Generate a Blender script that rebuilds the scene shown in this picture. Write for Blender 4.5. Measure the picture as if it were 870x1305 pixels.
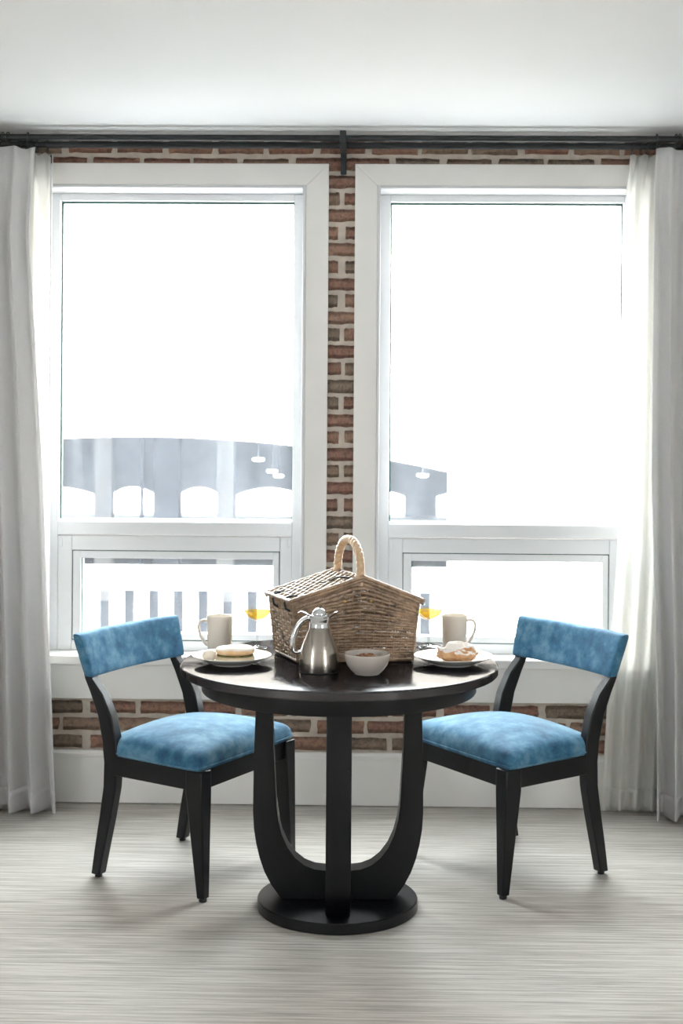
import bpy, bmesh, math, random
from math import sin, cos, pi, radians as RAD
from mathutils import Vector, Matrix, noise

for o in list(bpy.data.objects): bpy.data.objects.remove(o)
S = bpy.context.scene
C = S.collection
random.seed(7)

# ------------------------------------------------------------------ camera
YAW, ROLL, DIST, EYE = RAD(1.1), RAD(0.4), 5.53, 1.505
fw = Vector((-sin(YAW), cos(YAW), 0)); r0 = Vector((cos(YAW), sin(YAW), 0)); u0 = Vector((0, 0, 1))
rt = r0 * cos(ROLL) + u0 * sin(ROLL); up = u0 * cos(ROLL) - r0 * sin(ROLL)
cd = bpy.data.cameras.new('camera'); cam = bpy.data.objects.new('camera', cd); C.objects.link(cam)
M = Matrix((rt, up, -fw)).transposed().to_4x4()
M.translation = Vector((DIST * sin(YAW), -DIST * cos(YAW), EYE))
cam.matrix_world = M
cd.sensor_fit = 'HORIZONTAL'; cd.sensor_width = 24.0; cd.lens = 24.0 * 1812 / 870
cd.shift_y = -(652.5 - 533.0) / 870.0
cd.clip_start = 0.05; cd.clip_end = 200
cd.dof.use_dof = True; cd.dof.focus_distance = 4.45; cd.dof.aperture_fstop = 5.0
S.camera = cam

# ------------------------------------------------------------------ light
W = bpy.data.worlds.new('sky'); S.world = W; W.use_nodes = True
bg = W.node_tree.nodes['Background']
bg.inputs['Color'].default_value = (0.955, 0.975, 1.0, 1); bg.inputs['Strength'].default_value = 25.0
sd = bpy.data.lights.new('sun', 'SUN'); sd.energy = 40.0; sd.angle = RAD(0.6); sd.color = (0.97, 0.98, 1.0)
sun = bpy.data.objects.new('sun', sd); C.objects.link(sun)
sun.rotation_euler = Vector((0.0, 0.28, -0.96)).to_track_quat('-Z', 'Y').to_euler()
def portal(name, loc, direction, w, h):
    l = bpy.data.lights.new(name, 'AREA'); l.shape = 'RECTANGLE'; l.size = w; l.size_y = h
    l.cycles.is_portal = True
    o = bpy.data.objects.new(name, l); C.objects.link(o); o.location = loc
    o.rotation_euler = Vector(direction).to_track_quat('-Z', 'Y').to_euler()
portal('window_portal', (-0.66, 0.24, 1.48), (0, -1, 0), 1.04, 1.85)
portal('window_portal', (0.65, 0.24, 1.48), (0, -1, 0), 1.04, 1.85)
portal('window_portal', (-3.32, -5.6, 1.35), (1, 0, 0), 0.85, 2.1)
portal('window_portal', (3.32, -5.6, 1.35), (-1, 0, 0), 0.85, 2.1)
vs = S.view_settings
vs.view_transform = 'Standard'; vs.look = 'None'; vs.exposure = 0.10; vs.gamma = 1.0; vs.use_curve_mapping = False
S.cycles.use_denoising = True
S.cycles.max_bounces = 10; S.cycles.diffuse_bounces = 6; S.cycles.transparent_max_bounces = 12
S.cycles.sample_clamp_indirect = 12.0
S.cycles.caustics_refractive = False; S.cycles.caustics_reflective = False

# ------------------------------------------------------------------ materials
def new_mat(name):
    m = bpy.data.materials.new(name); m.use_nodes = True
    nt = m.node_tree
    return m, nt, nt.nodes['Principled BSDF']
def ramp(nt, stops, fac):
    r = nt.nodes.new('ShaderNodeValToRGB')
    e = r.color_ramp.elements
    while len(e) < len(stops): e.new(0.5)
    for i, (p, c) in enumerate(stops):
        e[i].position = p; e[i].color = (*c, 1)
    nt.links.new(fac, r.inputs['Fac'])
    return r.outputs['Color']
def tex_noise(nt, scale, detail=3.0, vscale=None, rough=0.5):
    tc = nt.nodes.new('ShaderNodeTexCoord'); n = nt.nodes.new('ShaderNodeTexNoise')
    n.inputs['Scale'].default_value = scale; n.inputs['Detail'].default_value = detail
    n.inputs['Roughness'].default_value = rough
    if vscale:
        mp = nt.nodes.new('ShaderNodeMapping'); mp.inputs['Scale'].default_value = vscale
        nt.links.new(tc.outputs['Object'], mp.inputs['Vector']); nt.links.new(mp.outputs['Vector'], n.inputs['Vector'])
    else:
        nt.links.new(tc.outputs['Object'], n.inputs['Vector'])
    return n.outputs['Fac']
def bump(nt, b, fac, strength, dist=0.002):
    n = nt.nodes.new('ShaderNodeBump'); n.inputs['Strength'].default_value = strength
    n.inputs['Distance'].default_value = dist
    nt.links.new(fac, n.inputs['Height']); nt.links.new(n.outputs['Normal'], b.inputs['Normal'])
def simple(name, col, rough=0.5, metal=0.0, var=0.0, scale=20, vscale=None, bmp=0.0, bdist=0.002, **kw):
    m, nt, b = new_mat(name)
    b.inputs['Roughness'].default_value = rough; b.inputs['Metallic'].default_value = metal
    b.inputs['Base Color'].default_value = (*col, 1)
    f = tex_noise(nt, scale, 4, vscale)
    if var:
        nt.links.new(ramp(nt, [(0.25, tuple(c * (1 - var) for c in col)), (0.75, tuple(min(1, c * (1 + var)) for c in col))], f), b.inputs['Base Color'])
    if bmp: bump(nt, b, f, bmp, bdist)
    for k, v in kw.items(): b.inputs[k.replace('_', ' ')].default_value = v
    return m

WHITE = simple('white_paint', (0.80, 0.79, 0.765), 0.38, var=0.02, scale=6)
FRAME = simple('white_vinyl', (0.66, 0.668, 0.678), 0.30, var=0.01, scale=5)
CEIL = simple('ceiling_paint', (0.70, 0.71, 0.712), 0.8, var=0.01, scale=3)
WALLP = simple('wall_paint', (0.80, 0.79, 0.77), 0.8, var=0.02, scale=3)
MORTAR = simple('mortar', (0.50, 0.445, 0.38), 0.95, var=0.18, scale=28, bmp=0.6, bdist=0.004)
BLACKM = simple('black_metal', (0.018, 0.020, 0.022), 0.32, metal=0.2, var=0.2, scale=30)
GASKET = simple('green_gasket', (0.02, 0.085, 0.075), 0.4, var=0.1, scale=30)
EBONY = simple('ebony_wood', (0.0042, 0.0044, 0.0056), 0.33, var=0.35, scale=14, vscale=(1, 1, 0.12), bmp=0.05, bdist=0.001, Specular_IOR_Level=0.32)
CERAMIC = simple('cream_ceramic', (0.80, 0.75, 0.67), 0.14, var=0.03, scale=12)
SHADED_CERAMIC = simple('shaded_ceramic', (0.50, 0.45, 0.40), 0.14, var=0.03, scale=12)  # cream ceramic with the bowl's backlit shade put into the colour
PLATE = simple('plate_ceramic', (0.70, 0.68, 0.65), 0.18, var=0.02, scale=12)
CHROME = simple('chrome', (0.72, 0.73, 0.75), 0.10, metal=1.0, var=0.03, scale=20)
STEEL = simple('brushed_steel', (0.37, 0.335, 0.295), 0.24, metal=1.0, var=0.05, scale=60, vscale=(6, 6, 0.3), bmp=0.08, bdist=0.0005)
BRASS = simple('brass', (0.70, 0.48, 0.18), 0.3, metal=1.0, var=0.05)
LEATHER = simple('dark_leather', (0.012, 0.016, 0.018), 0.5, var=0.2)
EGG = simple('egg_white', (0.80, 0.73, 0.61), 0.35, var=0.03, scale=25)
NUT = simple('roasted_nut', (0.26, 0.115, 0.055), 0.5, var=0.4, scale=90)
FILLING = simple('sandwich_filling', (0.22, 0.21, 0.08), 0.6, var=0.6, scale=70)
ASPHALT = simple('asphalt', (0.16, 0.16, 0.17), 0.9, var=0.2, scale=9, bmp=0.3)
CONCRETE = simple('concrete', (0.68, 0.67, 0.65), 0.9, var=0.1, scale=2)
PAVING = simple('alley_paving', (0.14, 0.14, 0.14), 0.9, var=0.1, scale=2)
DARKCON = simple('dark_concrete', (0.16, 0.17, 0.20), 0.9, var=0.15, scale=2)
RAILW = simple('white_rail_paint', (0.82, 0.81, 0.79), 0.6, var=0.03)

def brick_mat(island=False):
    m, nt, b = new_mat('brick'); b.inputs['Roughness'].default_value = 0.93
    oi = nt.nodes.new('ShaderNodeObjectInfo')
    geo = nt.nodes.new('ShaderNodeNewGeometry')
    rnd_ = geo.outputs['Random Per Island'] if island else oi.outputs['Random']
    base = ramp(nt, [(0.0, (0.27, 0.140, 0.102)), (0.3, (0.225, 0.125, 0.094)), (0.55, (0.30, 0.178, 0.128)), (0.78, (0.255, 0.180, 0.132)), (1.0, (0.185, 0.145, 0.112))], rnd_)
    tc = nt.nodes.new('ShaderNodeTexCoord'); mp = nt.nodes.new('ShaderNodeMapping'); mp.inputs['Scale'].default_value = (1, 1, 1) if island else (0.178, 1, 0.05)
    off = nt.nodes.new('ShaderNodeMath'); off.operation = 'MULTIPLY'; off.inputs[1].default_value = 37.0
    nt.links.new(rnd_, off.inputs[0]); nt.links.new(tc.outputs['Object'], mp.inputs['Vector']); nt.links.new(off.outputs[0], mp.inputs['Location'])
    def nz(sc, det, ro):
        n = nt.nodes.new('ShaderNodeTexNoise'); n.inputs['Scale'].default_value = sc; n.inputs['Detail'].default_value = det; n.inputs['Roughness'].default_value = ro
        nt.links.new(mp.outputs['Vector'], n.inputs['Vector']); return n.outputs['Fac']
    n1 = nz(55, 6, 0.7); n2 = nz(150, 4, 0.7)
    mx = nt.nodes.new('ShaderNodeMix'); mx.data_type = 'RGBA'; mx.blend_type = 'MULTIPLY'; mx.inputs['Factor'].default_value = 0.9
    nt.links.new(base, mx.inputs['A'])
    nt.links.new(ramp(nt, [(0.3, (0.5, 0.46, 0.45)), (0.5, (1, 1, 1)), (0.75, (1.55, 1.45, 1.32))], n1), mx.inputs['B'])
    mx2 = nt.nodes.new('ShaderNodeMix'); mx2.data_type = 'RGBA'
    nt.links.new(ramp(nt, [(0.56, (0, 0, 0)), (0.72, (0.7, 0.7, 0.7))], n2), mx2.inputs['Factor'])
    nt.links.new(mx.outputs['Result'], mx2.inputs['A']); mx2.inputs['B'].default_value = (0.40, 0.33, 0.265, 1)
    nt.links.new(mx2.outputs['Result'], b.inputs['Base Color'])
    bump(nt, b, n1, 0.5, 0.004)
    return m
BRICK = brick_mat(); BRICK_FAR = brick_mat(True)

def floor_mat():
    m, nt, b = new_mat('woven_floor')
    n1 = tex_noise(nt, 1.0, 5, (2.2, 95, 1), 0.6); n2 = tex_noise(nt, 1.0, 4, (9, 260, 1), 0.6); n3 = tex_noise(nt, 1.0, 3, (0.7, 1.6, 1))
    a = nt.nodes.new('ShaderNodeMath'); a.operation = 'MULTIPLY_ADD'; a.inputs[1].default_value = 0.5
    nt.links.new(n2, a.inputs[0]); nt.links.new(n1, a.inputs[2])
    a2 = nt.nodes.new('ShaderNodeMath'); a2.operation = 'MULTIPLY_ADD'; a2.inputs[1].default_value = 0.25
    nt.links.new(n3, a2.inputs[0]); nt.links.new(a.outputs[0], a2.inputs[2])
    nt.links.new(ramp(nt, [(0.62, (0.255, 0.232, 0.205)), (0.86, (0.455, 0.425, 0.385)), (1.0, (0.58, 0.555, 0.515))], a2.outputs[0]), b.inputs['Base Color'])
    b.inputs['Roughness'].default_value = 0.55; b.inputs['Specular IOR Level'].default_value = 0.18
    bump(nt, b, a.outputs[0], 0.25, 0.003)
    return m
FLOOR = floor_mat()

def velvet_mat():
    m, nt, b = new_mat('blue_velvet')
    n1 = tex_noise(nt, 16, 6, rough=0.62); n2 = tex_noise(nt, 5, 3)
    a = nt.nodes.new('ShaderNodeMath'); a.operation = 'MULTIPLY_ADD'; a.inputs[1].default_value = 0.6
    nt.links.new(n2, a.inputs[0]); nt.links.new(n1, a.inputs[2])
    nt.links.new(ramp(nt, [(0.60, (0.014, 0.062, 0.128)), (0.80, (0.045, 0.145, 0.245)), (1.02, (0.125, 0.265, 0.375))], a.outputs[0]), b.inputs['Base Color'])
    b.inputs['Roughness'].default_value = 0.75
    b.inputs['Sheen Weight'].default_value = 0.7; b.inputs['Sheen Roughness'].default_value = 0.36
    b.inputs['Sheen Tint'].default_value = (0.50, 0.76, 0.95, 1)
    b.inputs['Specular IOR Level'].default_value = 0.2
    bump(nt, b, n1, 0.25, 0.002)
    return m
VELVET = velvet_mat()

def top_mat():
    # worn satin lacquer: dark stain with a faint, nearly even sheen
    m, nt, b = new_mat('ebony_tabletop'); out = nt.nodes['Material Output']
    n = tex_noise(nt, 7, 6, (1, 5, 1), 0.65); n2 = tex_noise(nt, 22, 5, rough=0.7)
    nt.links.new(ramp(nt, [(0.35, (0.007, 0.006, 0.008)), (0.75, (0.020, 0.014, 0.014))], n), b.inputs['Base Color'])
    b.inputs['Specular IOR Level'].default_value = 0.0; b.inputs['Roughness'].default_value = 0.6
    gl = nt.nodes.new('ShaderNodeBsdfGlossy'); mx = nt.nodes.new('ShaderNodeMixShader'); mx.inputs[0].default_value = 0.085
    nt.links.new(ramp(nt, [(0.4, (0.10, 0.10, 0.10)), (0.7, (0.24, 0.24, 0.24))], n2), gl.inputs['Roughness'])
    nt.links.new(b.outputs[0], mx.inputs[1]); nt.links.new(gl.outputs[0], mx.inputs[2]); nt.links.new(mx.outputs[0], out.inputs['Surface'])
    return m
TOP = top_mat()

def fabric(name, col, transl, transp=0.0, scale=400):
    m, nt, b = new_mat(name)
    out = nt.nodes['Material Output']
    b.inputs['Roughness'].default_value = 0.9; b.inputs['Specular IOR Level'].default_value = 0.1
    f = tex_noise(nt, scale, 2, (1, 1, 0.25))
    nt.links.new(ramp(nt, [(0.3, tuple(c * 0.93 for c in col)), (0.7, col)], f), b.inputs['Base Color'])
    bump(nt, b, f, 0.12, 0.001)
    t = nt.nodes.new('ShaderNodeBsdfTranslucent'); t.inputs['Color'].default_value = (*col, 1)
    mx = nt.nodes.new('ShaderNodeMixShader'); mx.inputs[0].default_value = transl
    nt.links.new(b.outputs[0], mx.inputs[1]); nt.links.new(t.outputs[0], mx.inputs[2])
    last = mx
    if transp:
        tr = nt.nodes.new('ShaderNodeBsdfTransparent'); m2 = nt.nodes.new('ShaderNodeMixShader'); m2.inputs[0].default_value = transp
        nt.links.new(mx.outputs[0], m2.inputs[1]); nt.links.new(tr.outputs[0], m2.inputs[2]); last = m2
    nt.links.new(last.outputs[0], out.inputs['Surface'])
    return m
DRAPE = fabric('grey_linen', (0.78, 0.775, 0.775), 0.33)
SHEER = fabric('white_sheer', (0.88, 0.875, 0.85), 0.55, 0.18)

def schlick(nt, f0, power=5.0, gain=0.9):
    lw = nt.nodes.new('ShaderNodeLayerWeight'); lw.inputs['Blend'].default_value = 0.5
    p = nt.nodes.new('ShaderNodeMath'); p.operation = 'POWER'; p.inputs[1].default_value = power
    a = nt.nodes.new('ShaderNodeMath'); a.operation = 'MULTIPLY_ADD'; a.inputs[1].default_value = gain; a.inputs[2].default_value = f0
    nt.links.new(lw.outputs['Facing'], p.inputs[0]); nt.links.new(p.outputs[0], a.inputs[0])
    return a.outputs[0]
def pane_mat():
    # window glass with a bluish translucent veil mixed in for the washed-out view
    m, nt, b = new_mat('veiled_window_glass'); out = nt.nodes['Material Output']
    nt.nodes.remove(b)
    tr = nt.nodes.new('ShaderNodeBsdfTransparent'); tr.inputs['Color'].default_value = (0.95, 0.975, 0.97, 1)
    gl = nt.nodes.new('ShaderNodeBsdfGlossy'); gl.inputs['Roughness'].default_value = 0.0
    tl = nt.nodes.new('ShaderNodeBsdfTranslucent'); tl.inputs['Color'].default_value = (0.76, 0.86, 1.0, 1)
    m1 = nt.nodes.new('ShaderNodeMixShader'); m2 = nt.nodes.new('ShaderNodeMixShader')
    f = tex_noise(nt, 14, 6, (1.0, 1.0, 0.35), 0.7)
    nt.links.new(ramp(nt, [(0.35, (0.020, 0.020, 0.020)), (0.7, (0.034, 0.034, 0.034))], f), m1.inputs[0])
    nt.links.new(tr.outputs[0], m1.inputs[1]); nt.links.new(tl.outputs[0], m1.inputs[2])
    nt.links.new(schlick(nt, 0.02, 5.0, 0.7), m2.inputs[0]); nt.links.new(m1.outputs[0], m2.inputs[1]); nt.links.new(gl.outputs[0], m2.inputs[2])
    nt.links.new(m2.outputs[0], out.inputs['Surface'])
    return m
PANE = pane_mat()

def clear_mat():
    m, nt, b = new_mat('clear_glass'); out = nt.nodes['Material Output']; nt.nodes.remove(b)
    tr = nt.nodes.new('ShaderNodeBsdfTransparent'); tr.inputs['Color'].default_value = (0.93, 0.95, 0.95, 1)
    gl = nt.nodes.new('ShaderNodeBsdfGlossy'); gl.inputs['Roughness'].default_value = 0.02
    mx = nt.nodes.new('ShaderNodeMixShader')
    nt.links.new(schlick(nt, 0.05, 2.2, 0.8), mx.inputs[0]); nt.links.new(tr.outputs[0], mx.inputs[1]); nt.links.new(gl.outputs[0], mx.inputs[2])
    nt.links.new(mx.outputs[0], out.inputs['Surface'])
    f = tex_noise(nt, 30, 2); nt.links.new(ramp(nt, [(0, (0.92, 0.945, 0.94)), (1, (0.95, 0.96, 0.96))], f), tr.inputs['Color'])
    return m
CLEAR = clear_mat()
JUICE = fabric('orange_juice', (0.95, 0.66, 0.16), 0.6, 0.65, 40)
for n_ in JUICE.node_tree.nodes:
    if n_.type == 'BSDF_TRANSPARENT': n_.inputs['Color'].default_value = (1.0, 0.80, 0.30, 1)

def wicker_mat(name, lo, hi):
    m, nt, b = new_mat(name)
    n = tex_noise(nt, 60, 5, rough=0.7); n2 = tex_noise(nt, 9, 3)
    a = nt.nodes.new('ShaderNodeMath'); a.operation = 'MULTIPLY_ADD'; a.inputs[1].default_value = 0.7
    nt.links.new(n2, a.inputs[0]); nt.links.new(n, a.inputs[2])
    nt.links.new(ramp(nt, [(0.55, lo), (1.1, hi)], a.outputs[0]), b.inputs['Base Color'])
    b.inputs['Roughness'].default_value = 0.36; b.inputs['Coat Weight'].default_value = 0.6; b.inputs['Coat Roughness'].default_value = 0.22
    bump(nt, b, n, 0.3, 0.001)
    return m
WICKER = wicker_mat('willow', (0.065, 0.037, 0.022), (0.42, 0.28, 0.175))
CANE = wicker_mat('pale_cane', (0.42, 0.26, 0.13), (0.66, 0.47, 0.29))

def baked_mat(name, crust, crumb, dust):
    # baked dough: brown crust, paler crumb low down, icing sugar lying on the upward faces
    m, nt, b = new_mat(name); b.inputs['Roughness'].default_value = 0.6
    n = tex_noise(nt, 38, 5, rough=0.6)
    mx = nt.nodes.new('ShaderNodeMix'); mx.data_type = 'RGBA'
    nt.links.new(ramp(nt, [(0.3, crust), (0.7, crumb)], n), mx.inputs['A']); mx.inputs['B'].default_value = (0.86, 0.83, 0.78, 1)
    g = nt.nodes.new('ShaderNodeNewGeometry'); sp = nt.nodes.new('ShaderNodeSeparateXYZ')
    nt.links.new(g.outputs['Normal'], sp.inputs[0])
    ad = nt.nodes.new('ShaderNodeMath'); ad.operation = 'MULTIPLY_ADD'; ad.inputs[1].default_value = 0.6
    nt.links.new(n, ad.inputs[0]); nt.links.new(sp.outputs['Z'], ad.inputs[2])
    nt.links.new(ramp(nt, [(1.0 - dust * 0.5, (0, 0, 0)), (1.12 - dust * 0.5 if dust > 0.3 else 1.0, (dust, dust, dust))], ad.outputs[0]), mx.inputs['Factor'])
    nt.links.new(mx.outputs['Result'], b.inputs['Base Color'])
    bump(nt, b, n, 0.4, 0.003)
    return m
BUN = baked_mat('floured_bun', (0.66, 0.36, 0.15), (0.84, 0.62, 0.38), 0.75)
CRUMB = simple('bun_crumb', (0.80, 0.66, 0.46), 0.8, var=0.1, scale=60, bmp=0.4)
PASTRY = baked_mat('sugared_pastry', (0.50, 0.22, 0.085), (0.74, 0.47, 0.25), 0.9)

def ext_brick():
    m, nt, b = new_mat('facade_brick'); b.inputs['Roughness'].default_value = 0.95
    tc = nt.nodes.new('ShaderNodeTexCoord'); sx = nt.nodes.new('ShaderNodeSeparateXYZ'); cb = nt.nodes.new('ShaderNodeCombineXYZ')
    nt.links.new(tc.outputs['Object'], sx.inputs[0]); nt.links.new(sx.outputs['X'], cb.inputs['X']); nt.links.new(sx.outputs['Z'], cb.inputs['Y'])
    br = nt.nodes.new('ShaderNodeTexBrick'); br.inputs['Scale'].default_value = 1.0
    br.inputs['Brick Width'].default_value = 0.21; br.inputs['Row Height'].default_value = 0.067; br.inputs['Mortar Size'].default_value = 0.008
    br.inputs['Color1'].default_value = (0.62, 0.52, 0.44, 1); br.inputs['Color2'].default_value = (0.72, 0.62, 0.53, 1); br.inputs['Mortar'].default_value = (0.78, 0.74, 0.69, 1)
    nt.links.new(cb.outputs[0], br.inputs['Vector']); nt.links.new(br.outputs['Color'], b.inputs['Base Color'])
    return m
EXTBRICK = ext_brick()
def lamp_mat():
    m, nt, b = new_mat('lamp_lens'); b.inputs['Emission Color'].default_value = (1, 0.97, 0.9, 1); b.inputs['Emission Strength'].default_value = 14
    b.inputs['Base Color'].default_value = (0.9, 0.9, 0.9, 1)
    return m
LAMP = lamp_mat()

# ------------------------------------------------------------------ helpers
def tag(o, label=None, cat=None, group=None, kind=None):
    if label: o['label'] = label
    if cat: o['category'] = cat
    if group: o['group'] = group
    if kind: o['kind'] = kind
    return o
def empty(name, loc=(0, 0, 0), rz=0.0, **k):
    o = bpy.data.objects.new(name, None); C.objects.link(o); o.location = loc; o.rotation_euler = (0, 0, rz)
    o.empty_display_size = 0.05
    return tag(o, **k)
def obj(name, bm, m, parent=None, smooth=True, angle=35, bevel=0.0, seg=2, loc=None, sub=0, **k):
    bmesh.ops.recalc_face_normals(bm, faces=bm.faces)
    me = bpy.data.meshes.new(name); bm.to_mesh(me); bm.free()
    if smooth:
        me.shade_smooth(); me.set_sharp_from_angle(angle=RAD(angle))
    me.materials.append(m)
    o = bpy.data.objects.new(name, me); C.objects.link(o)
    if parent: o.parent = parent
    if loc: o.location = loc
    if bevel:
        b = o.modifiers.new('bevel', 'BEVEL'); b.width = bevel; b.segments = seg; b.limit_method = 'ANGLE'; b.angle_limit = RAD(40)
    if sub:
        s = o.modifiers.new('subd', 'SUBSURF'); s.levels = sub; s.render_levels = sub
    return tag(o, **k)
def B(): return bmesh.new()
def box(bm, x0, x1, y0, y1, z0, z1):
    v = [bm.verts.new((x, y, z)) for z in (z0, z1) for y in (y0, y1) for x in (x0, x1)]
    for f in ((0, 2, 3, 1), (4, 5, 7, 6), (0, 1, 5, 4), (2, 6, 7, 3), (0, 4, 6, 2), (1, 3, 7, 5)):
        bm.faces.new([v[i] for i in f])
    return bm
def bx(*a): return box(B(), *a)
def ring_frame(x0, x1, z0, z1, wl, wr, wb, wt, y0, y1):
    bm = B()
    box(bm, x0, x0 + wl, y0, y1, z0, z1); box(bm, x1 - wr, x1, y0, y1, z0, z1)
    box(bm, x0 + wl, x1 - wr, y0, y1, z0, z0 + wb); box(bm, x0 + wl, x1 - wr, y0, y1, z1 - wt, z1)
    return bm
def lathe(prof, n=48, bm=None, cx=0, cy=0):
    bm = bm or B(); rings = []
    for r, z in prof:
        if r < 1e-6: rings.append([bm.verts.new((cx, cy, z))])
        else: rings.append([bm.verts.new((cx + r * cos(2 * pi * i / n), cy + r * sin(2 * pi * i / n), z)) for i in range(n)])
    for a, b in zip(rings, rings[1:]):
        for i in range(n):
            j = (i + 1) % n
            if len(a) == 1 and len(b) == 1: continue
            if len(a) == 1: bm.faces.new((a[0], b[j], b[i]))
            elif len(b) == 1: bm.faces.new((a[i], a[j], b[0]))
            else: bm.faces.new((a[i], a[j], b[j], b[i]))
    return bm
def tube(pts, rad, n=8, bm=None, closed=False, caps=True, ref=None, flat=1.0, mod=None):
    """tube along pts; rad number or list; flat scales the section across ref"""
    bm = bm or B(); pts = [Vector(p) for p in pts]; N = len(pts); rings = []
    for i, p in enumerate(pts):
        a = pts[i - 1] if (i > 0 or closed) else p; b = pts[(i + 1) % N] if (i < N - 1 or closed) else p
        t = (b - a).normalized()
        rf = Vector(ref) if ref is not None else (Vector((0, 0, 1)) if abs(t.z) < 0.9 else Vector((1, 0, 0)))
        e1 = (rf - t * rf.dot(t)).normalized(); e2 = t.cross(e1)
        r = rad[i] if isinstance(rad, (list, tuple)) else rad
        ring = []
        for k in range(n):
            an = 2 * pi * k / n
            rr = r * (mod(i, an) if mod else 1)
            ring.append(bm.verts.new(p + e1 * (rr * cos(an) * flat) + e2 * (rr * sin(an))))
        rings.append(ring)
    for i in range(N if closed else N - 1):
        a, b = rings[i], rings[(i + 1) % N]
        for k in range(n):
            bm.faces.new((a[k], a[(k + 1) % n], b[(k + 1) % n], b[k]))
    if caps and not closed:
        bm.faces.new(rings[0][::-1]); bm.faces.new(rings[-1])
    return bm
def prism(poly, h0, h1, axis='y', bm=None, shift=None):
    """polygon of (a, z) pairs extruded along axis"""
    bm = bm or B()
    def P(a, z, h): return (a, h, z) if axis == 'y' else (h, a, z)
    s = shift or (lambda z: 0)
    v0 = [bm.verts.new(P(a, z, h0 + s(z))) for a, z in poly]; v1 = [bm.verts.new(P(a, z, h1 + s(z))) for a, z in poly]
    n = len(poly); bm.faces.new(v0); bm.faces.new(v1[::-1])
    for i in range(n):
        j = (i + 1) % n; bm.faces.new((v0[i], v1[i], v1[j], v0[j]))
    return bm
def torus(bm, c, R, r, axis, n=20, m=8):
    a = Vector(axis).normalized(); e1 = a.orthogonal().normalized(); e2 = a.cross(e1); c = Vector(c)
    return tube([c + e1 * R * cos(2 * pi * i / n) + e2 * R * sin(2 * pi * i / n) for i in range(n)], r, m, bm, closed=True, ref=a)
def lerp_tab(tab, z):
    tab = sorted(tab)
    if z <= tab[0][0]: return tab[0][1]
    for (a, x), (b, y) in zip(tab, tab[1:]):
        if z <= b: return x + (y - x) * (z - a) / (b - a)
    return tab[-1][1]

# ------------------------------------------------------------------ room shell
ZC = 2.60
def struct(name, bm, m, label, cat, **k):
    return obj(name, bm, m, smooth=False, kind='structure', label=label, cat=cat, **k)
struct('floor', bx(-3.5, 3.5, -9.2, 0.25, -0.12, 0), FLOOR, 'pale greige floor with fine streaks running along the brick wall', 'floor')
struct('ceiling', bx(-3.5, 3.5, -9.2, 0.25, ZC, ZC + 0.12), CEIL, 'smooth white ceiling above the curtain rods', 'ceiling')
# window openings: (x0, x1)
ZB, ZT = 0.555, 2.407
WIN = [(-1.185, -0.142), (0.134, 1.165)]
bm = B()
for a, b in ((-3.3, WIN[0][0]), (WIN[0][1], WIN[1][0]), (WIN[1][1], 3.3)): box(bm, a, b, 0, 0.25, ZB, ZT)
box(bm, -3.3, 3.3, 0, 0.25, 0, ZB); box(bm, -3.3, 3.3, 0, 0.25, ZT, ZC)
wall = struct('wall_back', bm, MORTAR, 'reclaimed brown brick wall with wide pale mortar joints around two windows', 'wall')
# bricks, proud of the mortar
def brick_mesh(seed):
    rnd = random.Random(seed); bm = B(); nx, nz = 6, 3
    g = [[None] * (nz + 1) for _ in range(nx + 1)]
    back = [[None] * (nz + 1) for _ in range(nx + 1)]
    for i in range(nx + 1):
        for k in range(nz + 1):
            u, w = i / nx - 0.5, k / nz - 0.5
            edge = i in (0, nx) or k in (0, nz)
            corner = i in (0, nx) and k in (0, nz)
            s = 0.98 if corner else 1.0
            du = rnd.uniform(-0.018, 0.012) * (1 if i in (0, nx) else 0.3); dw = rnd.uniform(-0.06, 0.035)
            y = -0.0042 + rnd.uniform(-0.0012, 0.0012) + (0.0012 if edge else 0)
            su = 1 if u > 0 else -1; sw = 1 if w > 0 else -1
            g[i][k] = bm.verts.new(((u * s + su * du * (1 if i in (0, nx) else 0)), y, (w * s + sw * dw * (1 if k in (0, nz) else 0.2))))
            if edge:
                v = g[i][k].co; back[i][k] = bm.verts.new((v.x * 1.02, 0.004, v.z * 1.03))
    for i in range(nx):
        for k in range(nz): bm.faces.new((g[i][k], g[i + 1][k], g[i + 1][k + 1], g[i][k + 1]))
    for i in range(nx):
        bm.faces.new((g[i][0], back[i][0], back[i + 1][0], g[i + 1][0])); bm.faces.new((g[i][nz], g[i + 1][nz], back[i + 1][nz], back[i][nz]))
    for k in range(nz):
        bm.faces.new((g[0][k], g[0][k + 1], back[0][k + 1], back[0][k])); bm.faces.new((g[nx][k], back[nx][k], back[nx][k + 1], g[nx][k + 1]))
    bmesh.ops.recalc_face_normals(bm, faces=bm.faces)
    me = bpy.data.meshes.new('brick'); bm.to_mesh(me); bm.free(); me.shade_smooth(); me.set_sharp_from_angle(angle=RAD(28)); me.materials.append(BRICK)
    return me
BM = [brick_mesh(i) for i in range(9)]
COURSE, PITCH, BL, BH = 0.0662, 0.197, 0.178, 0.049
nbr = 0
OUT = [(-1.26, -0.064), (0.058, 1.24)]        # stretches hidden by casing
def put_brick(a, b, z):
    global nbr
    if b - a < 0.012: return
    o = bpy.data.objects.new('brick', random.choice(BM)); C.objects.link(o); o.parent = wall
    o.location = ((a + b) / 2, 0, z + random.uniform(-0.002, 0.002)); o.scale = (b - a, 1, BH * random.uniform(0.95, 1.06)); o.rotation_euler = (0, random.uniform(-0.008, 0.008) if b - a > .1 else 0, 0)
    nbr += 1
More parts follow.
